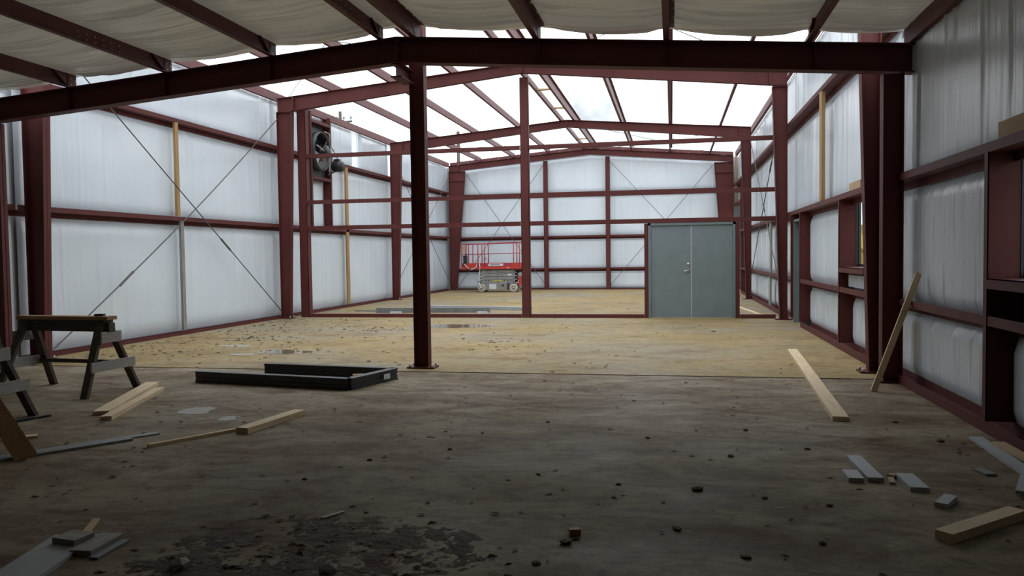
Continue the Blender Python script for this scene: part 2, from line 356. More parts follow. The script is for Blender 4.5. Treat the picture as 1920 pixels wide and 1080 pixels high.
def plate(m, x0, z0, x1, z1, x2, z2, x3, z3, y0, y1):     # quadrilateral in the xz plane with thickness y0..y1
    return m.hexa([(x0, y0, z0), (x1, y0, z1), (x1, y1, z1), (x0, y1, z0), (x3, y0, z3), (x2, y0, z2), (x2, y1, z2), (x3, y1, z3)])
def column(y, outer, ib, it, ztop, label, bw=.15, group='tapered steel columns of the tall frames', basew=.34, cap=True, knee=None):
    """I section column in the xz plane, inner flange leaning from ib at the floor to it at the top"""
    s = 1 if ib > outer else -1; t = .014
    r = empty('steel_column', (0, 0, 0)); tag(r, label, 'column', group)
    plate(MB(), outer, .02, ib, .02, it, ztop, outer, ztop, y-.005, y+.005).build('web', 'red', r)
    plate(MB(), ib-s*t, .02, ib, .02, it, ztop, it-s*t, ztop, y-bw/2, y+bw/2).build('inner_flange', 'red', r)
    plate(MB(), outer, .02, outer+s*t, .02, outer+s*t, ztop, outer, ztop, y-bw/2, y+bw/2).build('outer_flange', 'red', r)
    c = (outer+ib)/2; MB().box(c-basew/2, c+basew/2, y-bw/2-.05, y+bw/2+.05, 0, .02).build('base_plate', 'red', r)
    for sx in (-1, 1):
        for sy in (-1, 1): MB().lathe((c+sx*(basew/2-.035), y+sy*(bw/2+.025), .02), (0, 0, 1), [(0, 0), (.014, 0), (.014, .035), (0, .035)], 6).build('anchor_bolt', 'zinc', r)
    if cap: MB().box(min(outer, it), max(outer, it), y-bw/2, y+bw/2, ztop, ztop+.015).build('cap_plate', 'red', r)
    if knee: MB().box(min(outer, it)+.02, max(outer, it)-.02, y-bw/2+.01, y+bw/2-.01, ztop-knee, ztop-knee+.012).build('stiffener', 'red', r)
    return r
def rafter(y, topf, xs, deps, bw, label, name='roof_rafter', group='roof rafters of the tall frames', splices=()):
    """bent I beam: xs from left to right, deps = depth at each x"""
    r = empty(name, (0, 0, 0)); tag(r, label, 'rafter', group); t = .014
    for i in range(len(xs)-1):
        a, b = xs[i], xs[i+1]; za, zb = topf(a), topf(b); da, db = deps[i], deps[i+1]
        plate(MB(), a, za-da, b, zb-db, b, zb, a, za, y-.005, y+.005).build('web', 'red', r)
        plate(MB(), a, za-t, b, zb-t, b, zb, a, za, y-bw/2, y+bw/2).build('top_flange', 'red', r)
        plate(MB(), a, za-da, b, zb-db, b, zb-db+t, a, za-da+t, y-bw/2, y+bw/2).build('bottom_flange', 'red', r)
    for x, d in splices:
        MB().box(x-.014, x+.014, y-bw/2, y+bw/2, topf(x)-d, topf(x)-.005).build('splice_plate', 'red', r)
        for k in range(3):
            for sy in (-1, 1):
                MB().lathe((x+.014, y+sy*.045, topf(x)-d+.05+k*(d-.1)/2), (1, 0, 0), [(0, .02), (.012, .02), (.012, 0)], 6).build('bolt_or_light_dot', 'redp', r)
    return r
def rafter_xs(ins): return [-9.62, ins[0], RIDGE, ins[1], 2.56]
fn_names = ['first', 'second', 'third', 'end']
for i, y in enumerate((F1, F2, F3, F4)):
    where = ['just behind the low dark beam', 'above the open partition frame', 'beyond the partition', 'against the end wall'][i]
    it_l, ib_l, it_r, ib_r = (-9.20, -9.36, 2.17, 2.33) if i < 3 else (-8.86, -9.30, 1.72, 2.10)
    d0 = .24; dk = .36 if i < 3 else .27
    zc = high(-9.3)-dk-.02
    if i == 0: it_l, ib_l, it_r, ib_r = -9.18, -9.34, 2.22, 2.365
    bw = .15
    column(y, -9.60, ib_l, it_l, zc, f'tapered red column of the {fn_names[i]} tall frame on the left, {where}', bw, knee=.42 if i == 3 else None)
    column(y, 2.49, ib_r, it_r, zc, f'tapered red column of the {fn_names[i]} tall frame on the right, {where}', bw, knee=.42 if i == 3 else None)
    rafter(y, high, [-9.60, -9.2, RIDGE, 2.16, 2.49], [dk, dk, d0, dk, dk], .15, f'red bent roof rafter of the {fn_names[i]} tall frame, {where}', splices=[(-9.15, dk), (RIDGE, d0), (2.12, dk)])
# low frame near the camera
column(LOW, -9.58, -9.36, -9.36, low(-9.4)-.34, 'dark straight column under the left end of the low beam', .12, 'straight columns of the low frame', .30, False)
column(LOW-.05, 2.55, 2.33, 2.33, low(2.4)-.34, 'dark straight column under the right end of the low beam', .15, 'straight columns of the low frame', .30, False)
lb = rafter(LOW, low, [-9.78, RIDGE, 2.78], [.32, .32, .32], .17, 'long black looking roof beam spanning the hall nearest the camera', 'roof_beam', None, [(RIDGE, .32)])
for x in (-8.2, -6.7, -5.15, -1.58, 0, 1.62): plate(MB(), x-.006, low(x)-.305, x+.006, low(x)-.305, x+.006, low(x)-.014, x-.006, low(x)-.014, LOW-.075, LOW-.006).build('stiffener', 'red', lb)
# interior column with bracket
ic = column(10.25, -3.41, -3.21, -3.21, high(RIDGE)-.26, 'tall dark interior column standing near the middle of the hall', .14, None, .38, True)
br = MB().box(-3.42, -3.408, 9.70, 10.19, 3.80, 3.955).box(-3.49, -3.34, 9.70, 10.19, 3.782, 3.80).box(-3.49, -3.34, 9.70, 10.19, 3.945, 3.958)
br.build('bracket', 'red', ic)

# ---- purlins
PUR = [-8.2, -6.7, -5.15, -3.65, -3.14, -1.58, -.02, 1.58]
PNAME = ['outermost purlin left of the ridge', 'third purlin left of the ridge pair', 'second purlin left of the ridge pair', 'left purlin of the close ridge pair', 'right purlin of the close ridge pair', 'first purlin right of the ridge pair', 'second purlin right of the ridge pair', 'outermost purlin right of the ridge']
def zpurlin(x, y0, y1, z, h, side, name, label, group):
    t = .009; w = .07*side
    pr = [(x, z), (x+w, z), (x+w, z+t), (x+t*side, z+t), (x+t*side, z+h), (x+t*side-w, z+h), (x+t*side-w, z+h-t), (x, z+h-t)]
    o = MB().extrude(pr, 'y', y0, y1).build(name, 'redp'); tag(o, label, 'purlin', group); return o
for x, n in zip(PUR, PNAME):
    zpurlin(x, F1-.1, YEND+.1, high(x), .23, 1 if x < RIDGE else -1, 'roof_purlin', f'red {n} under the open sky', 'purlins of the open roof')
for x, n in zip(PUR, PNAME):
    s = 1 if x < RIDGE else -1
    o = zpurlin(x, YBACK, LOW+.10, low(x), .20, s, 'roof_purlin', f'dark {n} under the cream roof insulation', 'purlins of the insulated roof')
    z = low(x)
    # bearing clip at the beam, bright discs as daylight through its bolt holes, lap stiffener
    cx = x+.012*s if s > 0 else x-.012
    MB().box(x+.009*s, x+.017*s, LOW-.07, LOW+.09, z+.01, z+.185).build('clip', 'red', o) if s > 0 else MB().box(x-.017, x-.009, LOW-.07, LOW+.09, z+.01, z+.185).build('clip', 'red', o)
    for yy, zz in ((LOW-.02, .13), (LOW-.02, .05), (LOW+.06, .11), (LOW+.06, .04)):
        MB().lathe((x+.017*s, yy, z+zz), (s, 0, 0), [(.009, 0), (.009, .008), (0, .008)], 6).build('bolt_or_light_dot', 'zinc', o)
    if x in (-6.7, -3.65):
        for k in range(6):
            for zz in (.06, .13): MB().lathe((x+.009*s, 8.1+k*.14, z+zz), (s, 0, 0), [(.008, 0), (.008, .006), (0, .006)], 6).build('bolt_or_light_dot', 'zinc', o)  # lap rows: bright discs again imitate light through the holes
    fb = MB().bar((x+.02*s, LOW-.36, z+.19), (x+.02*s, LOW-.09, z+.005), .006, .05, (1, 0, 0)); fb.build('flange_brace', 'red', o)
def cstrut(x, y0, y1, z, h, s, label, name='eave_strut', flip=False):
    t = .009; w = .08*s
    pr = [(x, z), (x+w, z), (x+w, z+t), (x+t*s, z+t), (x+t*s, z+h-t), (x+w, z+h-t), (x+w, z+h), (x, z+h)]
    return tag(MB().extrude(pr, 'y', y0, y1).build(name, 'redp'), label, 'strut', 'eave struts')
cstrut(-9.66, F1, YEND+.1, high(-9.6)-.03, .20, -1, 'red eave strut along the top of the left wall')
cstrut(2.58, F1, YEND+.1, high(2.55)-.03, .20, 1, 'red eave strut along the top of the right wall')
cstrut(-9.66, YBACK, LOW+.1, low(-9.6), .20, -1, 'dark eave strut along the low roof on the left')
cstrut(2.60, YBACK, LOW+.1, low(2.6), .20, 1, 'dark eave strut along the low roof on the right')
# end wall roof angle riding on the end rafter
m = MB()
for a, b in ((-9.6, RIDGE), (RIDGE, 2.5)): plate(m, a, high(a)+.0, b, high(b)+.0, b, high(b)+.16, a, high(a)+.16, 34.10, 34.115)
rk = tag(m.build('rake_angle', 'redp'), 'red rake angle sloping along the top of the end wall', 'angle')
for x in [-9.2+.45*k for k in range(26)]:
    MB().lathe((x, 34.10, high(x)+.05), (0, -1, 0), [(.012, 0), (.012, .012), (0, .012)], 6).build('bolt_or_light_dot', 'zinc', rk)

# ---- low roof: metal sheet and sagging insulation
m = MB()
for a, b in ((-9.95, RIDGE), (RIDGE, 2.85)): plate(m, a, low(a)+.235, b, low(b)+.235, b, low(b)+.25, a, low(a)+.25, YBACK-.1, 4.6)  # unseen sheet, stopped short to darken the foreground and let the blanket glow
ceil = struct(m.build('ceiling', 'siding'), 'low roof of cream vinyl insulation draped over dark purlins', 'ceiling')
edges = [-9.72] + PUR + [2.66]
for i in range(len(edges)-1):
    a, b = edges[i], edges[i+1]
    for (y0, y1, dy, amp) in ((4.4, 9.93, .014, 1.7), (YBACK, 4.4, .12, .3)):
        R = random.Random(i*7+int(y1)); n = int((y1-y0)/dy)
        w = [(R.uniform(y0, y1), R.choice((.012, .018, .026)), R.uniform(-.026, .012), R.uniform(-.06, .06), R.uniform(.1, .9), R.uniform(.35, 1.1)) for _ in range(int((y1-y0)*17))]
        def fn(u, v, a=a, b=b, y0=y0, y1=y1, w=w, amp=amp, i=i):
            x = a+(b-a)*v; y = y0+(y1-y0)*u
            arch = math.sin(PI*min(1, max(0, v)))
            z = low(x)+.203-.045*arch*(b-a)/1.5
            d = 0
            for (c, s, am, lean, ph, ln) in w:
                q = y-c-lean*(v-.5)-.03*math.sin(PI*v)*lean*10
                if abs(q) < 3*s: d += am*math.exp(-(q/s)**2)*max(0, 1-abs(v-ph)/ln)
            return (x, y, z+d*amp*min(1, arch*2.2)+.004*arch*noise.noise((x*1.2, y*6, i)))
        MB().grid(n, 12, fn).build('insulation_panel', 'vinylroof', ceil, fix=False)
# ================================================================== PARTITION FRAME WITH DOUBLE DOOR
YP = 18.82
def channel_post(x0, x1, z0, z1, label, name='partition_post', y0=YP-.06, y1=YP+.10):
    t = .01
    o = MB().box(x0, x1, y0, y0+t, z0, z1).box(x0, x0+t, y0, y1, z0, z1).box(x1-t, x1, y0, y1, z0, z1).box(x0, x1, y1-t, y1, z0, z1).build(name, 'red')
    return tag(o, label, 'post', 'posts of the partition frame')
channel_post(-9.27, -9.05, .002, high(-9.1)-.02, 'wide red post at the left end of the open partition frame', y1=YP+.14)
channel_post(-3.54, -3.34, .002, high(RIDGE)-.25, 'tall red post in the middle of the open partition frame')
channel_post(-.63, -.54, .002, 2.20, 'red post left of the grey double door')
channel_post(1.42, 1.51, .002, 2.20, 'red post right of the grey double door')
def rail(x0, x1, z0, z1, label):
    y0, y1, t = YP-.07, YP+.08, .01
    o = MB().extrude([(y0, z0), (y1, z0), (y1, z0+t), (y0+t, z0+t), (y0+t, z1-t), (y1, z1-t), (y1, z1), (y0, z1)], 'x', x0, x1).build('partition_rail', 'red')
    return tag(o, label, 'rail', 'rails of the partition frame')
segs = [(-9.05, -3.545, 'left of the middle post'), (-3.335, 2.30, 'right of the middle post')]
for z0, z1, w in ((4.03, 4.12, 'top'), (2.87, 2.96, 'second'), (2.21, 2.31, 'third')):
    for a, b, wh in segs: rail(a, b, z0, z1, f'{w} red rail of the open partition frame, {wh}')
for a, b, wh in ((-9.05, -3.545, 'left of the middle post'), (-3.335, -.635, 'between the middle post and the door'), (1.515, 2.30, 'right of the double door')):
    rail(a, b, .002, .085, f'bottom red rail of the partition on the floor, {wh}')
# double door
d1 = struct(empty('door_1', (.44, YP-.02, 0)), 'closed grey steel double door with a chrome lever', 'door')
fr = MB().box(-.98, -.925, -.04, .10, 0, 2.205).box(.925, .98, -.04, .10, 0, 2.205).box(-.98, .98, -.04, .10, 2.15, 2.205).build('door_frame', 'doorframe', d1)
for s in (-1, 1):
    lf = MB().box(min(s*.922, s*.006), max(s*.922, s*.006), 0, .045, .012, 2.147).build('door_leaf', 'door', d1)
    for z in (.25, 1.1, 1.92): MB().lathe((s*.93, -.012, z-.05), (0, 0, 1), [(0, 0), (.012, 0), (.012, .1), (0, .1)], 8).build('hinge', 'black', lf)
    if s < 0:
        h = MB().lathe((-.072, 0, 1.09), (0, -1, 0), [(.034, 0), (.034, .012), (.012, .016), (.012, .05), (0, .05)], 16).tube([(-.072, -.045, 1.09), (-.12, -.05, 1.092), (-.185, -.045, 1.088)], [.012, .011, .008], 8)
        h.build('lever_handle', 'chrome', lf)
        MB().lathe((-.072, 0, 1.245), (0, -1, 0), [(.034, 0), (.034, .014), (.02, .02), (0, .02)], 16).build('deadbolt', 'chrome', lf)
    else: MB().box(-.012, .012, -.006, 0, .012, 2.147).build('astragal', 'white', lf)

# ================================================================== OPENINGS IN THE RIGHT WALL
def stud(y0, y1, z0, z1, label, x0=XRI-.005, x1=XRO+.06):
    t = .008
    o = MB().box(x0, x1, y0, y0+t, z0, z1).box(x0, x0+t, y0, y1, z0, z1).box(x1-t, x1, y0, y1, z0, z1).build('opening_jamb', 'red')
    return tag(o, label, 'jamb', 'jambs of framed openings in the right wall')
stud(16.66, 16.74, .1, 2.28, 'red jamb beside the side door in the right wall')
stud(17.84, 17.92, .1, 2.28, 'red jamb between the side door and the second tall frame')
stud(12.86, 12.94, .1, 2.28, 'red jamb at the far side of the small window beyond the dark columns')
stud(7.05, 7.13, .1, 2.28, 'wide red jamb of the nearest window at the right picture edge')
stud(30.62, 30.70, .002, 4.14, 'red jamb of the tall opening at the far right')
stud(20.4, 20.48, 2.4, 4.14, 'slim red jamb high on the right wall beyond the partition', XRI+.05)
for y0, y1, n in ((11.3, 12.855, 'window_1'), (6.0, 7.045, 'window_2')):
    w = struct(empty(n, (XRO+.06, 0, 1.27)), 'dark framed window in the right wall ' + ('beside the dark columns' if n == 'window_1' else 'nearest the camera'), 'window')
    t = .035; H = 1.03
    MB().box(0, .03, y0, y0+t, 0, H).box(0, .03, y1-t, y1, 0, H).box(0, .03, y0, y1, 0, t).box(0, .03, y0, y1, H-t, H).box(.0, .03, (y0+y1)/2-.02, (y0+y1)/2+.02, 0, H).build('window_frame', 'bronze', w)
    MB().box(-.03, 0, y1-.004, y1, 0, H).build('window_liner', 'bronze', w)
    for a, b in ((y0+t, (y0+y1)/2-.02), ((y0+y1)/2+.02, y1-t)): MB().box(.013, .017, a, b, t, H-t).build('pane', 'glass', w)
    tag(MB().box(XRI-.01, XRO+.06, y0, y1, 1.17, 1.18).box(XRI-.01, XRO+.06, y0, y1, 1.255, 1.265).box(XRI-.01, XRI, y0, y1, 1.17, 1.265).build('window_sill_channel', 'red'), 'red steel sill channel under the ' + ('small window by the dark columns' if n == 'window_1' else 'nearest right window'), 'sill')
d2 = struct(empty('door_2', (XRO-.02, 16.8, 0)), 'grey side door frame seen edge on in the right wall', 'door')
MB().box(-.15, .10, 0, .05, 0, 2.18).box(-.15, .10, .95, 1.0, 0, 2.18).box(-.15, .10, 0, 1.0, 2.13, 2.18).build('door_frame', 'doorframe', d2)
lf = MB().box(.04, .085, .052, .948, .01, 2.128).build('door_leaf', 'door', d2)
MB().lathe((.04, .14, 1.0), (-1, 0, 0), [(.03, 0), (.03, .012), (.011, .016), (.011, .05), (0, .05)], 12).tube([(-.005, .14, 1.0), (-.005, .26, 1.0)], .01, 8).build('lever_handle', 'chrome', lf)
tag(MB().box(XRI, XRO+.06, 30.62, 33.6, 3.40, 3.41).box(XRI, XRI+.01, 30.62, 33.6, 3.40, 3.50).build('opening_header', 'red'), 'red header over the tall opening at the far right', 'header')
tag(MB().box(2.60, 2.68, 11.5, 12.7, .97, 1.15).build('plastic_bundle', 'fabric'), 'crumpled clear plastic tucked under the small window sill', 'plastic')

# ================================================================== WOODEN STUDS AND BLOCKS ON THE WALLS
def timber(x0, x1, y0, y1, z0, z1, m, name, label, cat, group=None):
    return tag(MB().box(x0, x1, y0, y1, z0, z1).build(name, m), label, cat, group)
timber(XLI-.05, XLI+.0, 14.18, 14.28, 2.37, 4.22, 'amber', 'wooden_stud', 'amber wooden stud between the two left girts in the near bay', 'stud')
timber(XLI-.05, XLI-.001, 14.28, 14.38, .10, 2.28, 'greystud', 'wooden_stud', 'weathered grey stud below the lower left girt in the near bay', 'stud')
timber(XLI-.05, XLI-.0, 22.55, 22.72, .10, 4.22, 'amber', 'wooden_stud', 'tall amber stud on the left wall beyond the partition', 'stud')
timber(XRI-.0, XRI+.06, 14.36, 14.58, 2.37, 4.22, 'amber', 'wooden_stud', 'amber stud high on the right wall above the side panels', 'stud')
timber(XRI+.02, XRI+.06, 21.6, 21.9, .97, 2.28, 'greystud', 'wooden_stud', 'weathered wooden stud on the right wall behind the crossed rods', 'stud')
timber(XRI+.02, XRI+.06, 21.75, 22.05, .10, .88, 'greystud', 'wooden_stud', 'short weathered stud low on the right wall behind the crossed rods', 'stud')
timber(XRI+.02, XRI+.06, 33.2, 33.4, 3.5, 5.4, 'amber', 'wooden_stud', 'amber stud at the far right corner above the tall opening', 'stud')
timber(XRI+.01, XRI+.15, 11.55, 12.25, 2.361, 2.47, 'tan', 'wood_block', 'tan offcut lying on the right girt above the small window', 'block')
timber(XRI+.01, XRI+.15, 6.4, 6.90, 2.361, 2.49, 'tan', 'wood_block', 'brown wooden block on the girt at the right picture edge', 'block')
for y, w in ((21.95, 'nearest'), (24.8, 'middle'), (31.6, 'farthest')):
    timber(-3.63, -3.16, y-.07, y+.07, high(RIDGE)+.08, high(RIDGE)+.12, 'wood', 'ridge_block', f'{w} pale wooden block between the ridge purlins', 'block', 'blocks between the ridge purlins')

# ================================================================== BRACING RODS
def cable(pts, label, r=.011, turn=None, sag=0):
    a, b = Vector(pts[0]), Vector(pts[1]); n = 12 if sag else 1
    P = [a.lerp(b, i/n)+Vector((0, 0, -sag*math.sin(PI*i/n))) for i in range(n+1)]
    o = tag(MB().tube(P, r, 6).build('bracing_rod', 'cable'), label, 'rod', 'cross bracing rods')
    if turn is not None:
        d = (b-a).normalized(); c = a.lerp(b, turn)-Vector((0, 0, sag*math.sin(PI*turn)))
        MB().tube([c-d*.22, c+d*.22], r*1.9, 6).build('turnbuckle', 'cable', o)
    return o
X = XLI+.05
cable([(X, F1+.1, 5.30), (X, F2-.12, .18)], 'brace rod falling to the right across the near left bay', turn=.68)
cable([(X, F2-.12, 4.95), (X, F1+.3, .10)], 'brace rod rising to the right across the near left bay', turn=.76, sag=.12)
cable([(X, F3+.1, 5.0), (X, YEND-.2, .15)], 'brace rod falling to the right across the farthest left bay')
cable([(X, YEND-.2, 5.1), (X, F3+.1, .4)], 'brace rod rising to the right across the farthest left bay')
cable([(XRI-.06, F2+.2, 4.95), (XRI-.06, F3-.1, .55)], 'brace rod rising towards the camera on the right wall', turn=.3)
cable([(XRI-.06, F3-.2, 5.1), (XRI-.06, F2+.2, .30)], 'brace rod sinking towards the camera on the right wall', turn=.5)
YE = 34.02
cable([(-8.85, YE, 5.1), (-5.4, YE, .25)], 'end wall brace rod falling right behind the scissor lift')
cable([(-5.4, YE, 5.4), (-9.25, YE, .2)], 'end wall brace rod rising right behind the scissor lift')
cable([(-2.56, YE, 5.45), (1.95, YE, .45)], 'end wall brace rod falling right behind the double door')
cable([(1.68, YE, 5.15), (-2.56, YE, .2)], 'end wall brace rod rising right behind the double door')
for x0, x1, w in ((-9.2, -3.7, 'left'), (-3.1, 2.2, 'right')):
    for (ya, yb, bn) in ((F1+.2, F2-.2, 'first'), (F3+.2, F4-.2, 'last')):
        cable([(x0, ya, high(x0)-.06), (x1, yb, high(x1)-.06)], f'{w} roof brace rod in the {bn} open bay running away inward', .008)
        cable([(x0, yb, high(x0)-.06), (x1, ya, high(x1)-.06)], f'{w} roof brace rod in the {bn} open bay running away outward', .008)
for px in (-5.33, -2.66):
    t = .01; x0, x1, zt = px-.09, px+.09, high(px)-.28
    tag(MB().box(x0, x1, 33.98, 33.99, .002, zt).box(x0, x0+t, 33.98, 34.13, .002, zt).box(x1-t, x1, 33.98, 34.13, .002, zt).build('end_wall_post', 'red'), 'red post on the end wall ' + ('just right of the scissor lift' if px < -4 else 'nearer the double door'), 'post', 'end wall posts')

# ================================================================== EXHAUST FAN ON THE LEFT WALL
for y, z0, z1, w in ((20.15, 2.37, 5.48, 'left'), (21.40, 2.37, 5.48, 'right')):
    tag(MB().box(XLO, XLI+.03, y, y+.01, z0, z1).box(XLI+.02, XLI+.03, y, y+.10, z0, z1).box(XLO, XLI+.03, y+.09, y+.10, z0, z1).build('fan_opening_post', 'red'), f'red post {w} of the exhaust fan on the left wall', 'post', 'fan opening frame')
for z, w in ((5.20, 'above'), (3.66, 'below')):
    tag(MB().box(XLO, XLI+.03, 20.26, 21.395, z, z+.01).box(XLI+.02, XLI+.03, 20.26, 21.395, z, z+.09).build('fan_opening_rail', 'red'), f'red rail {w} the exhaust fan on the left wall', 'rail', 'fan opening frame')
fan = tag(empty('exhaust_fan', (XLI-.12, 20.83, 4.47)), 'large dark belt driven exhaust fan mounted high on the left wall', 'fan')
n = 40; m = MB(); R0 = .53
ring = [(0, R0*math.cos(2*PI*k/n), R0*math.sin(2*PI*k/n)) for k in range(n)]
sq = []
for k in range(n):
    c, s = math.cos(2*PI*k/n), math.sin(2*PI*k/n); q = .56/max(abs(c), abs(s)); sq.append((0, c*q, s*q*1.27 if abs(s) > abs(c) else s*q))
m.v = ring+sq; m.f = [(k, (k+1) % n, n+(k+1) % n, n+k) for k in range(n)]
m.build('housing_panel', 'fan', fan)
MB().lathe((0, 0, 0), (1, 0, 0), [(.53, 0), (.545, .05), (.53, .20), (.51, .20), (.515, .05), (.51, -.05)], 40).build('orifice_ring', 'fan', fan)
for k in range(12): MB().bar((-.10, -.56, -.66+k*.12), (-.10, .56, -.66+k*.12), .02, .11, (.5, 0, .8)).build('shutter_slat', 'fan', fan)
for k in range(4):
    a = PI/4*.6+k*PI/2; m = MB()
    def fb(u, v, a=a):
        r = .10+.40*u; w = (.10+.10*u)*(v-.5)*2; tw = .7-.35*u
        ca, sa = math.cos(a), math.sin(a); off = w*math.cos(tw)
        return (.10+w*math.sin(tw), ca*r-sa*off, sa*r+ca*off)
    m.grid(8, 5, fb).build('fan_blade', 'fanblade', fan, fix=False)
MB().lathe((.06, 0, 0), (1, 0, 0), [(0, 0), (.09, 0), (.09, .12), (.03, .13), (.03, .24), (0, .24)], 16).build('hub', 'black', fan)
MB().tube([(.28, -.56, .10), (.30, -.12, -.02), (.30, .12, .02), (.28, .56, .10)], .018, 6).build('bearing_strut', 'fanblade', fan)
MB().tube([(.20, .10, .56), (.30, .22, .50), (.32, .20, .0), (.30, .16, -.56)], .02, 6).build('motor_strut', 'fanblade', fan)
MB().lathe((.30, 0, 0), (1, 0, 0), [(0, 0), (.16, 0), (.16, .03), (0, .03)], 24).build('pulley', 'black', fan)
MB().tube([(.42, .10, .10), (.46, .52, -.28), (.46, .45, -.42), (.42, -.06, -.12)], .012, 6).build('drive_belt', 'black', fan)
mo = MB().lathe((.28, .46, -.38), (1, 0, 0), [(0, 0), (.13, 0), (.15, .04), (.15, .26), (.12, .31), (0, .31)], 18).build('motor', 'black', fan)
MB().box(.34, .48, .40, .54, -.25, -.17).build('junction_box', 'black', mo)
MB().bar((.20, .30, -.62), (.36, .46, -.50), .05, .05).build('motor_bracket', 'fan', fan)
# ================================================================== SCISSOR LIFT
lift = tag(empty('scissor_lift', (-7.05, 32.35, 0)), 'red and grey scissor lift parked before the end wall', 'scissor lift')
def text_mesh(s, size, name, m, parent, loc, rot=(PI/2, 0, 0), ext=.001):
    cu = bpy.data.curves.new(name, 'FONT'); cu.body = s; cu.size = size; cu.extrude = ext; cu.align_x = 'CENTER'
    t = bpy.data.objects.new(name, cu); C.objects.link(t); dg = bpy.context.evaluated_depsgraph_get(); dg.update()
    me = bpy.data.meshes.new_from_object(t.evaluated_get(dg)); bpy.data.objects.remove(t, do_unlink=True)
    o = bpy.data.objects.new(name, me); me.materials.clear(); me.materials.append(M[m]); C.objects.link(o)
    o.parent = parent; o.location = loc; o.rotation_euler = rot; return o
W2 = .37
ch = MB().box(-.62, .62, -W2+.06, W2-.06, .10, .38).box(-.80, .80, -W2+.12, W2-.12, .16, .36).build('chassis', 'liftgrey', lift)
MB().box(-.52, .38, -W2, -W2+.06, .09, .39).build('side_cabinet', 'liftgrey', ch)
MB().box(-.36, -.06, -W2-.004, -W2, .13, .34).build('sticker', 'sticker', ch)
MB().lathe((.22, -W2, .28), (0, -1, 0), [(.045, 0), (.045, .012), (0, .012)], 16).build('charger_socket', 'black', ch)
MB().box(.42, .48, -W2-.002, -W2+.02, .12, .36).build('access_slot', 'black', ch)
for sx in (-.68, .66):
    for sy in (-1, 1):
        w = MB().lathe((sx, sy*(W2-.02), .17), (0, sy, 0), [(.09, -.10), (.155, -.10), (.17, -.08), (.17, .0), (.155, .02), (.105, .02)], 24).build('wheel', 'tire', lift)
        MB().lathe((sx, sy*(W2-.02), .17), (0, sy, 0), [(.105, .02), (.10, .0), (.045, .0), (.04, .03), (0, .03)], 20).build('rim', 'tire', w)
        for k in range(5): MB().box(-.012, .012, -.004, .004, -.03, .03).build('spoke', 'liftgrey', w, (sx+.065*math.cos(k*1.257), sy*(W2-.013), .17+.065*math.sin(k*1.257)))
for k, z in enumerate((.44, .58, .72, .85)):
    for sy in (-1, 1):
        a = MB().box(-.76, .72, sy*.30-.022, sy*.30+.022, z-.055, z+.055).build('scissor_arm', 'liftgrey', lift)
        if k == 0 and sy < 0:
            for q in (-.68, -.52, -.38, .28, .42, .56): MB().lathe((q, -.322, z+.03), (0, -1, 0), [(.022, 0), (.022, .004), (0, .004)], 8).build('hole', 'black', a)
            MB().box(-.22, .20, -.326, -.322, z+.01, z+.055).build('sticker', 'yellow', a)
        if k == 2 and sy < 0: MB().box(.42, .58, -.326, -.322, z-.03, z+.035).build('sticker', 'sticker', a)
        if k == 3 and sy < 0: text_mesh('SC 31', .12, 'lettering', 'black', a, (-.36, -.3235, z-.035))
    for x in (-.70, .0, .66): MB().tube([(x, -.33, z), (x, .33, z)], .022, 8).build('pivot_pin', 'black', lift)
for k in range(3): MB().tube([(.70+.05*(k % 2), -.25, .46+k*.14), (.84, -.1, .52+k*.14), (.72, .1, .58+k*.14)], .02, 6).build('hose', 'black', lift)
MB().box(-1.52, .94, -W2, W2, .915, .95).build('platform_deck', 'black', lift)
for sy in (-1, 1):
    t = MB().box(-1.52, .94, sy*W2-.012, sy*W2+.012, .95, 1.06).build('toe_board', 'liftred', lift)
    MB().box(-1.32, .90, sy*(W2-.03)-.01, sy*(W2-.03)+.01, 1.06, 1.20).build('side_panel', 'liftrail' if sy < 0 else 'liftred', lift)
    if sy < 0:
        MB().box(-.38, .24, -W2-.0, -W2+.019, 1.085, 1.175).build('banner', 'sticker', t)
        MB().box(-.30, .10, -W2-.003, -W2+.0, 1.115, 1.145).build('banner_mark', 'fan', t)
        MB().box(.40, .52, -W2-.016, -W2-.012, .98, 1.035).build('sticker', 'tan', t)
MB().box(-1.53, -1.51, -W2, W2, .95, 1.20).build('toe_board', 'liftred', lift); MB().box(.93, .95, -W2, W2, .95, 1.18).build('toe_board', 'liftred', lift)
MB().box(-1.30, -.85, -W2-.016, -W2-.004, 1.05, 1.20).build('extension_panel', 'liftred', lift)
MB().box(.62, .93, -W2-.018, -W2-.004, .97, 1.18).build('gate_panel', 'liftred', lift)
for sy in (-1, 1):
    y = sy*(W2-.01)
    for x in (-1.51, -1.22, -.82, -.54, .68, .93): MB().tube([(x, y, 1.05), (x, y, 2.02)], .021, 8).build('rail_post', 'liftrail', lift)
    MB().tube([(-1.51, y, 2.0), (-.54, y, 2.0), (.68, y, 2.035), (.93, y, 2.03)], .02, 8).build('top_rail', 'liftrail', lift)
    MB().tube([(-1.51, y, 1.57), (.93, y, 1.60)], .014, 8).build('mid_rail', 'liftrail', lift)
for x, z in ((-1.51, 2.0), (-1.51, 1.57), (.93, 2.03), (.93, 1.6)): MB().tube([(x, -W2, z), (x, W2, z)], .016, 8).build('cross_rail', 'liftrail', lift)
cb = MB().box(-1.47, -1.34, -.30, -.05, 1.16, 1.52).build('control_box', 'black', lift); MB().lathe((-1.40, -.17, 1.52), (0, 0, 1), [(0, 0), (.02, 0), (.012, .06), (.025, .09), (0, .11)], 10).build('joystick', 'black', cb)
MB().box(-1.48, -1.36, -.34, -.30, 1.62, 1.96).build('manual_box', 'tan', lift)
MB().tube([(-.54, -.36, 1.20), (-.56, -.38, 1.34), (-.50, -.38, 1.42), (-.46, -.37, 1.36)], .022, 6).build('lanyard', 'liftrail', lift)
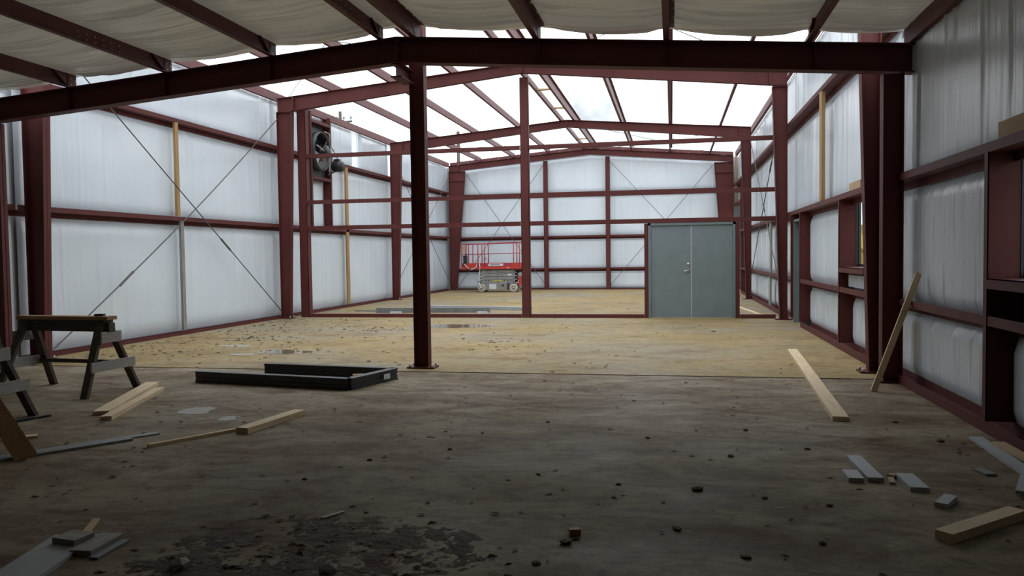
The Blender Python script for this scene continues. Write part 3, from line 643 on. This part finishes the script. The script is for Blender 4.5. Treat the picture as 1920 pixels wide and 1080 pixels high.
MB().tube([(-1.40, -.40, 1.17), (-1.28, -.41, 1.05), (-1.20, -.41, .99)], .018, 6).build('strap', 'sticker', lift)
MB().tube([(-1.12, -.41, .94), (-.98, -.41, .98), (-.88, -.41, 1.06), (-.86, -.40, 1.16)], .02, 6).build('strap', 'sticker', lift)
MB().tube([(-.76, -.41, 1.20), (-.73, -.42, 1.05), (-.755, -.42, .75), (-.775, -.42, .40), (-.73, -.43, .26), (-.70, -.43, .18)], .022, 6).build('white_hose', 'sticker', lift)
MB().box(.86, .94, -.30, .30, .26, .66).build('rear_ladder', 'liftred', lift)
MB().box(-.86, -.78, -.30, .30, .40, .46).build('front_bumper', 'black', lift)

# ================================================================== SAWHORSES
def sawhorse(loc, rz, label, L=1.18, Hh=.80):
    r = tag(empty('sawhorse', (*loc, 0), rz), label, 'sawhorse', 'old wooden sawhorses')
    MB().box(-L/2-.05, L/2+.05, -.045, .045, Hh-.10, Hh).build('top_beam', 'darkwood', r)
    MB().box(-L/2, L/2, -.075, .075, Hh, Hh+.035).build('top_cleat', 'darkwood', r)
    fx = L/2+.02
    for sx in (-1, 1):
        for sy in (-1, 1):
            a = Vector((sx*(L/2-.06), sy*.055, Hh-.005)); b = Vector((sx*fx, sy*.40, 0))
            d = (b-a).normalized(); m = MB(); hx = Vector((.045, 0, 0)); hy = Vector((0, .022, 0))
            m.hexa([b-hx-hy, b+hx-hy, b+hx+hy, b-hx+hy, a-hx-hy, a+hx-hy, a+hx+hy, a-hx+hy]).build('leg', 'darkwood', r)
        xo = sx*(L/2+.03)
        MB().box(xo-.011, xo+.011, -.15, .15, Hh-.22, Hh-.10).build('gusset', 'greywood', r)
        xo = sx*(L/2+.052); MB().box(xo-.011, xo+.011, -.33, .33, .27, .38).build('stretcher', 'greywood', r)
    MB().box(-L/2-.02, L/2+.06, .20, .24, .30, .345).build('brace', 'darkwood', r)
    return r
s1 = sawhorse((-6.86, 7.95), math.radians(-4), 'old dark wooden sawhorse carrying a short plank')
tag(MB().box(-.64, .64, -.075, .075, 0, .04).build('plank', 'orangewood', None, (-6.84, 7.93, .8351), math.radians(-4)), 'brown plank lying on top of the sawhorse', 'plank')
tag(MB().box(-.05, .05, -.03, .03, 0, .025).build('wood_offcut', 'darkwood', None, (-6.37, 7.90, .8752), .2), 'small dark offcut on the plank over the sawhorse', 'offcut')
sawhorse((-6.76, 6.27), math.radians(-3), 'dark wooden sawhorse cut off by the left picture edge', 1.18, .80)

# ================================================================== DARK THREE SIDED FRAME ON THE FLOOR
df = tag(empty('door_frame_section', (0, 0, 0)), 'black metal three sided frame lying on the floor', 'frame')
def profile_bar(a, b, h, name='frame_bar', lift=0):
    a, b = Vector((*a, 0)), Vector((*b, 0)); d = (b-a).normalized(); s = Vector((-d.y, d.x, 0)); m = MB()
    def strip(w0, w1, z0, z1): m.hexa([a+s*w0+Vector((0, 0, z0)), a+s*w1+Vector((0, 0, z0)), a+s*w1+Vector((0, 0, z1)), a+s*w0+Vector((0, 0, z1)), b+s*w0+Vector((0, 0, z0)), b+s*w1+Vector((0, 0, z0)), b+s*w1+Vector((0, 0, z1)), b+s*w0+Vector((0, 0, z1))])
    strip(-.05, .05, .0, .014); strip(-.035, .035, .014, h*.42); strip(-.025, .025, h*.42, h*.50); strip(-.035, .035, h*.50, h-.014); strip(-.05, .05, h-.014, h)
    return m.build(name, 'bronze', df)
b1 = profile_bar((-5.73, 8.77), (-3.60, 8.42), .135); b2 = profile_bar((-3.60, 8.42), (-3.36, 9.28), .135); b3 = profile_bar((-3.36, 9.28), (-5.22, 9.52), .135)
for p in ((-3.405, 9.0),): MB().box(-.06, .06, -.003, .003, -.03, .03).build('sticker', 'sticker', b2, (p[0]+.045, p[1], .07), math.radians(74))
tag(MB().lathe((0, 0, .045), (1, .3, 0), [(0, -.09), (.045, -.09), (.045, .09), (0, .09)], 12).build('wood_plug', 'wood', None, (-3.72, 9.05, 0)), 'short round wooden stub inside the black frame', 'stub')

# ================================================================== LUMBER AND TRIM ON THE FLOOR
def board(a, b, w, t, m, name, label, cat, z=0, group=None, zb=None, roll=0):
    a, b = Vector((*a, z)), Vector((*b, z if zb is None else zb)); L = (b-a).length; mid = (a+b)/2
    o = MB().box(-L/2, L/2, -w/2, w/2, 0, t).build(name, m); d = b-a
    o.rotation_euler = (roll, -math.atan2(d.z, math.hypot(d.x, d.y)), math.atan2(d.y, d.x)); o.location = mid
    return tag(o, label, cat, group)
board((1.455, 7.40), (1.77, 12.5), .135, .04, 'woodx', 'lumber', 'long pine plank lying on the floor near the right wall', 'plank')
board((2.10, 9.03), (2.585, 9.20), .06, .035, 'woodx', 'lumber', 'narrow pine stick leaning against the right wall girt', 'stick', 0.0, None, 1.25, 1.2)
board((1.365, 4.39), (1.885, 4.86), .095, .05, 'woodx', 'lumber', 'thick pine timber in the lower right corner', 'timber')
board((-5.46, 6.74), (-6.13, 8.45), .15, .04, 'woodx', 'lumber', 'wider of two short pine boards lying by the sawhorse', 'plank')
board((-5.23, 6.52), (-5.78, 8.10), .10, .04, 'woodx', 'lumber', 'narrower of two short pine boards lying by the sawhorse', 'plank')
board((-3.635, 6.19), (-3.51, 7.02), .12, .05, 'woodx', 'lumber', 'short pine block left of the hall centre', 'timber')
board((-4.13, 5.62), (-3.70, 6.34), .045, .025, 'wood', 'lumber', 'thin pine strip touching the short pine block', 'strip')
board((-5.42, 4.65), (-4.37, 6.08), .09, .012, 'greytrim', 'trim_strip', 'long grey metal trim strip on the floor at left', 'trim')
board((-5.30, 4.60), (-4.43, 5.82), .05, .02, 'greytrim', 'trim_strip', 'narrow grey trim strip beside the longer grey strip', 'trim')
board((-5.75, 5.45), (-5.34, 5.82), .10, .02, 'woodx', 'lumber', 'pale short board on the floor at the left picture edge', 'plank')
board((-4.80, 5.12), (-5.75, 5.62), .15, .03, 'orangewood', 'lumber', 'orange brown plank slanting up out of the left edge', 'plank', .01, None, .52, -.5)
WG = 'pale grey offcuts on the right floor'
board((1.275, 6.04), (1.29, 5.46), .10, .03, 'white', 'trim_offcut', 'longest pale grey offcut of the group at lower right', 'offcut', 0, WG)
board((1.165, 5.64), (1.165, 5.43), .095, .03, 'white', 'trim_offcut', 'square grey offcut touching the longest pale offcut', 'offcut', 0, WG)
board((1.495, 5.60), (1.50, 5.27), .11, .03, 'white', 'trim_offcut', 'pale grey offcut with splinters beside it', 'offcut', 0, WG)
board((1.635, 5.14), (1.525, 4.96), .07, .03, 'white', 'trim_offcut', 'small grey offcut just beyond the thick pine timber', 'offcut', 0, WG)
board((2.35, 6.83), (2.31, 5.62), .10, .02, 'white', 'trim_board', 'long pale grey trim board beside the right base channel', 'trim')
board((2.42, 6.58), (2.44, 5.70), .09, .02, 'tan', 'trim_board', 'tan strip lying half over the pale trim board at right', 'trim', .021)
board((2.06, 5.24), (2.28, 5.72), .07, .02, 'white', 'trim_board', 'pale grey strip angled off the long trim board', 'trim', .0215)
board((2.03, 5.86), (2.065, 5.72), .075, .015, 'greytrim', 'trim_offcut', 'tiny grey scrap with a dark edge near the right trim', 'offcut')
board((1.40, 5.55), (1.38, 5.42), .035, .015, 'tan', 'wood_splinter', 'tan wood splinter beside the pale grey offcut', 'splinter')
board((1.445, 5.62), (1.41, 5.58), .05, .02, 'tan', 'wood_splinter', 'stubby splinter behind the pale grey offcut', 'splinter')
board((-3.17, 3.70), (-2.98, 2.85), .24, .022, 'white', 'trim_board', 'wide pale board in the lower left corner', 'board')
board((-3.19, 3.62), (-3.04, 3.60), .13, .03, 'greywood', 'wood_offcut', 'square weathered offcut on the wide pale board', 'offcut', .0225)
board((-2.96, 3.47), (-2.97, 3.73), .12, .03, 'greywood', 'wood_offcut', 'grey brown offcut beside the wide pale board', 'offcut')
board((-2.86, 3.44), (-2.87, 3.70), .05, .012, 'greytrim', 'trim_offcut', 'thin grey strip beside the weathered offcut at lower left', 'strip')
board((-3.17, 3.76), (-3.27, 3.97), .035, .015, 'wood', 'wood_splinter', 'pale curved splinter behind the wide pale board', 'splinter')
board((-1.98, 4.20), (-1.90, 4.33), .012, .012, 'sticker', 'metal_pin', 'thin pale metal pin on the floor above the mud', 'pin')
board((-.545, 4.17), (-.49, 4.19), .035, .035, 'orangewood', 'wood_offcut', 'tiny brown cube right of the mud patch', 'offcut')
board((.38, 3.60), (.42, 3.63), .025, .004, 'sticker', 'paper_scrap', 'small white paper scrap near the bottom edge', 'paper')
board((-6.25, 5.75), (-5.93, 6.62), .05, .02, 'black', 'clamp_bar', 'dark bar clamp on the floor by the cut off sawhorse', 'clamp')
# long profiles behind the partition
board((-7.85, 20.35), (-4.75, 20.55), .12, .13, 'greytrim', 'metal_profile', 'long dark grey metal profile just behind the partition', 'profile')
board((-6.9, 22.0), (-3.75, 21.2), .16, .10, 'white', 'metal_profile', 'long pale profile lying beyond the dark grey one', 'profile')
board((-8.7, 20.9), (-7.95, 20.8), .04, .03, 'greytrim', 'metal_profile', 'thin strip at the left end of the long profiles', 'profile')
board((1.72, 22.9), (2.08, 19.3), .10, .03, 'woodx', 'lumber', 'pale plank on the floor right of the double door', 'plank')
for i, (a, b) in enumerate((((-7.4, 20.4), (-7.1, 20.42)), ((-5.0, 20.45), (-4.75, 20.4)))):
    board((a[0], a[1]-.22), (b[0], b[1]-.22), .10, .04, 'sticker', 'packing_scrap', ['white scrap under the left part of the long profiles', 'white scrap under the right part of the long profiles'][i], 'scrap')

# ================================================================== PUDDLES, MUD, LITTER
def blob(cx, cy, rx, ry, seed, z=.003, n=40, rot=0, wob=.35):
    R = random.Random(seed); o = R.uniform(0, 99); m = MB(); m.v = [(cx, cy, z)]
    for k in range(n):
        t = 2*PI*k/n; q = 1+wob*noise.noise((math.cos(t)*1.6+o, math.sin(t)*1.6, o))+wob*.4*noise.noise((math.cos(t)*5+o, math.sin(t)*5, o))
        x, y = rx*q*math.cos(t), ry*q*math.sin(t); c, s = math.cos(rot), math.sin(rot)
        m.v.append((cx+x*c-y*s, cy+x*s+y*c, z))
    m.v += [(x, y, .0005) for (x, y, _) in m.v[1:]]
    m.f = [(0, 1+k, 1+(k+1) % n) for k in range(n)] + [(1+k, 1+n+k, 1+n+(k+1) % n, 1+(k+1) % n) for k in range(n)]
    return m
def puddle(cx, cy, rx, ry, seed, label, m='water', rot=0):
    tag(blob(cx, cy, rx, ry, seed, rot=rot).build('puddle', m), label, 'puddle', 'puddles on the slab')
puddle(-4.75, 16.45, 1.0, .42, 1, 'longest puddle, on the tan floor before the partition')
puddle(-6.15, 11.75, .42, .26, 2, 'puddle on the tan floor behind the black frame')
puddle(-6.62, 11.35, .22, .13, 5, 'small puddle left of the puddle behind the black frame', 'damp')
puddle(-7.40, 12.5, .30, .16, 3, 'thin puddle nearest the left wall', 'damp')
puddle(-4.64, 7.07, .17, .20, 4, 'damp patch between the short boards and the pine block', 'damp')
puddle(-4.10, 6.76, .10, .11, 6, 'small pale damp spot near the short pine block', 'damp')
# mud patch in the foreground: low relief clumps
def mud(cx, cy, rx, ry, seed, label):
    R = random.Random(seed)
    def fn(u, v):
        x = (u-.5)*2; y = (v-.5)*2; wx, wy = cx+x*rx, cy+y*ry
        e = max(0, 1-(x*x+y*y)); h = e*.3+.5*noise.noise((wx*3.1, wy*3.1, seed))+.45*noise.noise((wx*8, wy*8, seed))+.4*noise.noise((wx*22, wy*22, seed))+.25*noise.noise((wx*50, wy*50, seed))
        return (wx, wy, max(-.004, .009*(h-.12)) if e > 0 else -.004)
    o = MB().grid(150, 100, fn).build('mud_patch', 'mud', None, fix=False); o['kind'] = 'stuff'; return tag(o, label, 'mud')
mud(-1.75, 3.82, .85, .50, 3, 'dark mud and rotten leaves in the foreground')
mud(-2.0, 3.3, .75, .35, 8, 'dark mud along the bottom edge of the picture')
def clod(x, y, r, seed, label, m='mud', name='mud_clod', cat='clod', group='dried mud clods', sq=.45):
    R = random.Random(seed); bm = bmesh.new(); bmesh.ops.create_icosphere(bm, subdivisions=1, radius=r)
    for v in bm.verts: v.co *= R.uniform(.65, 1.2); v.co.z = max(-.2*r, v.co.z*sq)
    zmin = min(v.co.z for v in bm.verts)
    for v in bm.verts: v.co.z -= zmin
    me = bpy.data.meshes.new(name); bm.to_mesh(me); bm.free(); me.materials.append(M[m])
    o = bpy.data.objects.new(name, me); C.objects.link(o); o.location = (x, y, 0); o.rotation_euler.z = R.uniform(0, 6); return tag(o, label, cat, group)
for i, (x, y, r) in enumerate([(.15, 5.1, .055), (.42, 6.0, .035), (.55, 5.0, .03), (.02, 4.35, .04), (-.55, 4.05, .05), (.35, 4.0, .035), (.75, 4.25, .03), (-.35, 5.15, .03), (.9, 4.9, .03), (-.9, 5.3, .025), (-1.7, 5.9, .03), (-.2, 6.5, .03), (.6, 6.9, .035), (-1.1, 7.0, .03), (-2.2, 5.5, .03), (1.0, 6.3, .03), (-2.45, 4.95, .03), (-.65, 3.75, .035), (.2, 3.7, .03), (1.9, 7.4, .04), (2.05, 6.7, .04)]):
    clod(x, y, r*.8, i, 'small dark dried mud clod on the near slab')
clod(-2.36, 3.42, .06, 91, 'pale lumpy stone at the left end of the mud', 'stone', 'stone', 'stone', None, .7)
clod(-1.62, 3.50, .05, 92, 'pale angular stone chip in the mud', 'stone', 'stone', 'stone', None, .5)
clod(-2.13, 3.46, .03, 93, 'tiny pale pebble at the mud edge', 'stone', 'stone', 'stone', None, .7)
# leaf litter: far too many to count
m = MB(); R = random.Random(11)
def leaf(x, y, s):
    a = R.uniform(0, 6.28); c, sn = math.cos(a), math.sin(a); w = s*R.uniform(.25, .6); n = len(m.v)
    P = [(-s, 0, .004), (-.2*s, w, s*R.uniform(.1, .45)+.004), (s, 0, .008), (.1*s, -w, .004)]
    m.v += [(x+p[0]*c-p[1]*sn, y+p[0]*sn+p[1]*c, p[2]) for p in P]; m.f += [(n, n+1, n+2), (n, n+2, n+3)]
for _ in range(520):
    y = 9.9+24*R.random()**1.6; x = R.uniform(-9.3, 2.3)
    if noise.noise((x*.5, y*.4, 2)) < -.05+.2*R.random(): continue
    leaf(x, y, R.uniform(.018, .05))
for _ in range(420): leaf(-9.3+abs(R.gauss(0, 1.6)), R.uniform(10.5, 18.3), R.uniform(.018, .05))
for cx, cy, n in ((-5.9, 15.6, 45), (-7.4, 13.6, 45), (-5.6, 12.0, 25), (-2.8, 13.6, 25), (-2.6, 12.4, 20)):
    for _ in range(n): leaf(R.gauss(cx, .5), R.gauss(cy, .3), R.uniform(.02, .055))
for _ in range(420): leaf(R.uniform(-5.5, 2.3), R.uniform(3.2, 9.8), R.uniform(.010, .032))
for _ in range(160): leaf(R.gauss(-1.8, .55), R.gauss(3.75, .3), R.uniform(.01, .035))
o = m.build('leaf_litter', 'leaf', None, fix=False); o['kind'] = 'stuff'; tag(o, 'dry leaves and dirt crumbs scattered over the whole floor', 'leaves')

# ================================================================== OUTSIDE
def utility_pole(x, y, h, label, arm=True):
    r = tag(empty('utility_pole', (x, y, -.14)), label, 'pole', 'utility poles outside')
    MB().tube([(0, 0, 0), (0, 0, h)], [.17, .13], 10).build('pole_shaft', 'pole', r)
    if arm:
        MB().box(-1.0, 1.0, -.06, .06, h-.9, h-.75).build('crossarm', 'pole', r)
        for k in (-.9, -.3, .3, .9): MB().lathe((k, 0, h-.75), (0, 0, 1), [(.04, 0), (.04, .12), (.14, .16), (.06, .22), (.13, .28), (.05, .36), (0, .38)], 12).build('insulator', 'ceramic', r)
    return r
utility_pole(-25.9, 60, 13.3, 'distant utility pole with insulators above the left wall')
utility_pole(-28.0, 71, 12.5, 'farther utility pole whose top just clears the left wall')
utility_pole(-16.2, 60, 11.3, 'plain dark pole behind the far left corner', False)
for dz, dx, w in ((0, -.9, 'outer'), (.0, .9, 'inner')):
    P = [Vector((-25.9+dx, 60, 12.8)).lerp(Vector((-28+dx, 71, 12.0)), i/8)-Vector((0, 0, .3*math.sin(PI*i/8))) for i in range(9)]
    tag(MB().tube(P, .02, 5).build('power_line', 'cable'), f'{w} power line between the distant poles', 'wire', 'power lines')
ex = tag(empty('excavator', (7.2, 27.5, -.14), math.radians(200)), 'yellow excavator outside, seen through the small right window', 'excavator')
for s in (-1, 1):
    MB().box(-1.3, 1.3, s*.75-.2, s*.75+.2, 0, .6).build('track', 'black', ex)
MB().box(-1.2, .8, -.9, .9, .75, 1.7).build('engine_body', 'machine', ex)
cbn = MB().box(-.1, .95, -.9, -.05, .75, 2.5).build('cab', 'machine', ex); MB().box(.0, .85, -.92, -.90, 1.4, 2.3).build('pane', 'glass', cbn)
MB().bar((.8, .2, 1.3), (2.2, .2, 2.5), .25, .35).build('boom', 'machine', ex); MB().bar((2.2, .2, 2.5), (3.0, .2, 1.0), .2, .25).build('arm', 'machine', ex)
MB().box(2.7, 3.3, -.3, .7, .2, .9).build('bucket', 'black', ex)
def hill(u, v):
    x = -20+90*u; y = 62+40*v; return (x, y, -.2+3.6*math.sin(PI*min(1, v*1.2)/2)+.5*noise.noise((x*.2, y*.2, 1)))
struct(MB().grid(60, 20, hill).build('bank', 'ground', None, fix=False), 'low brown bank beyond the shed', 'bank')
for i in range(7):
    R = random.Random(50+i); x = 4.2+i*3.3; y = 54+(i % 3)*3; m = MB(); H = R.uniform(3, 6)
    for k in range(14):
        z0 = R.uniform(.0, .5)*H; a = R.uniform(0, 6.28); L = R.uniform(.5, 1.4)*H*.4
        m.tube([(0, 0, z0), (math.cos(a)*L*.4, math.sin(a)*L*.4, z0+L*.6), (math.cos(a)*L*.6, math.sin(a)*L*.6, z0+L*1.2)], [.03, .02, .008], 5)
    t = empty('bare_sapling', (x, y, -.14)); tag(t, 'bare leafless sapling outside beyond the far right opening', 'sapling', 'bare saplings outside')
    MB().tube([(0, 0, 0), (.1, 0, H*.5), (0, .1, H)], [.06, .04, .012], 6).build('trunk', 'bark', t); m.build('branches', 'bark', t)
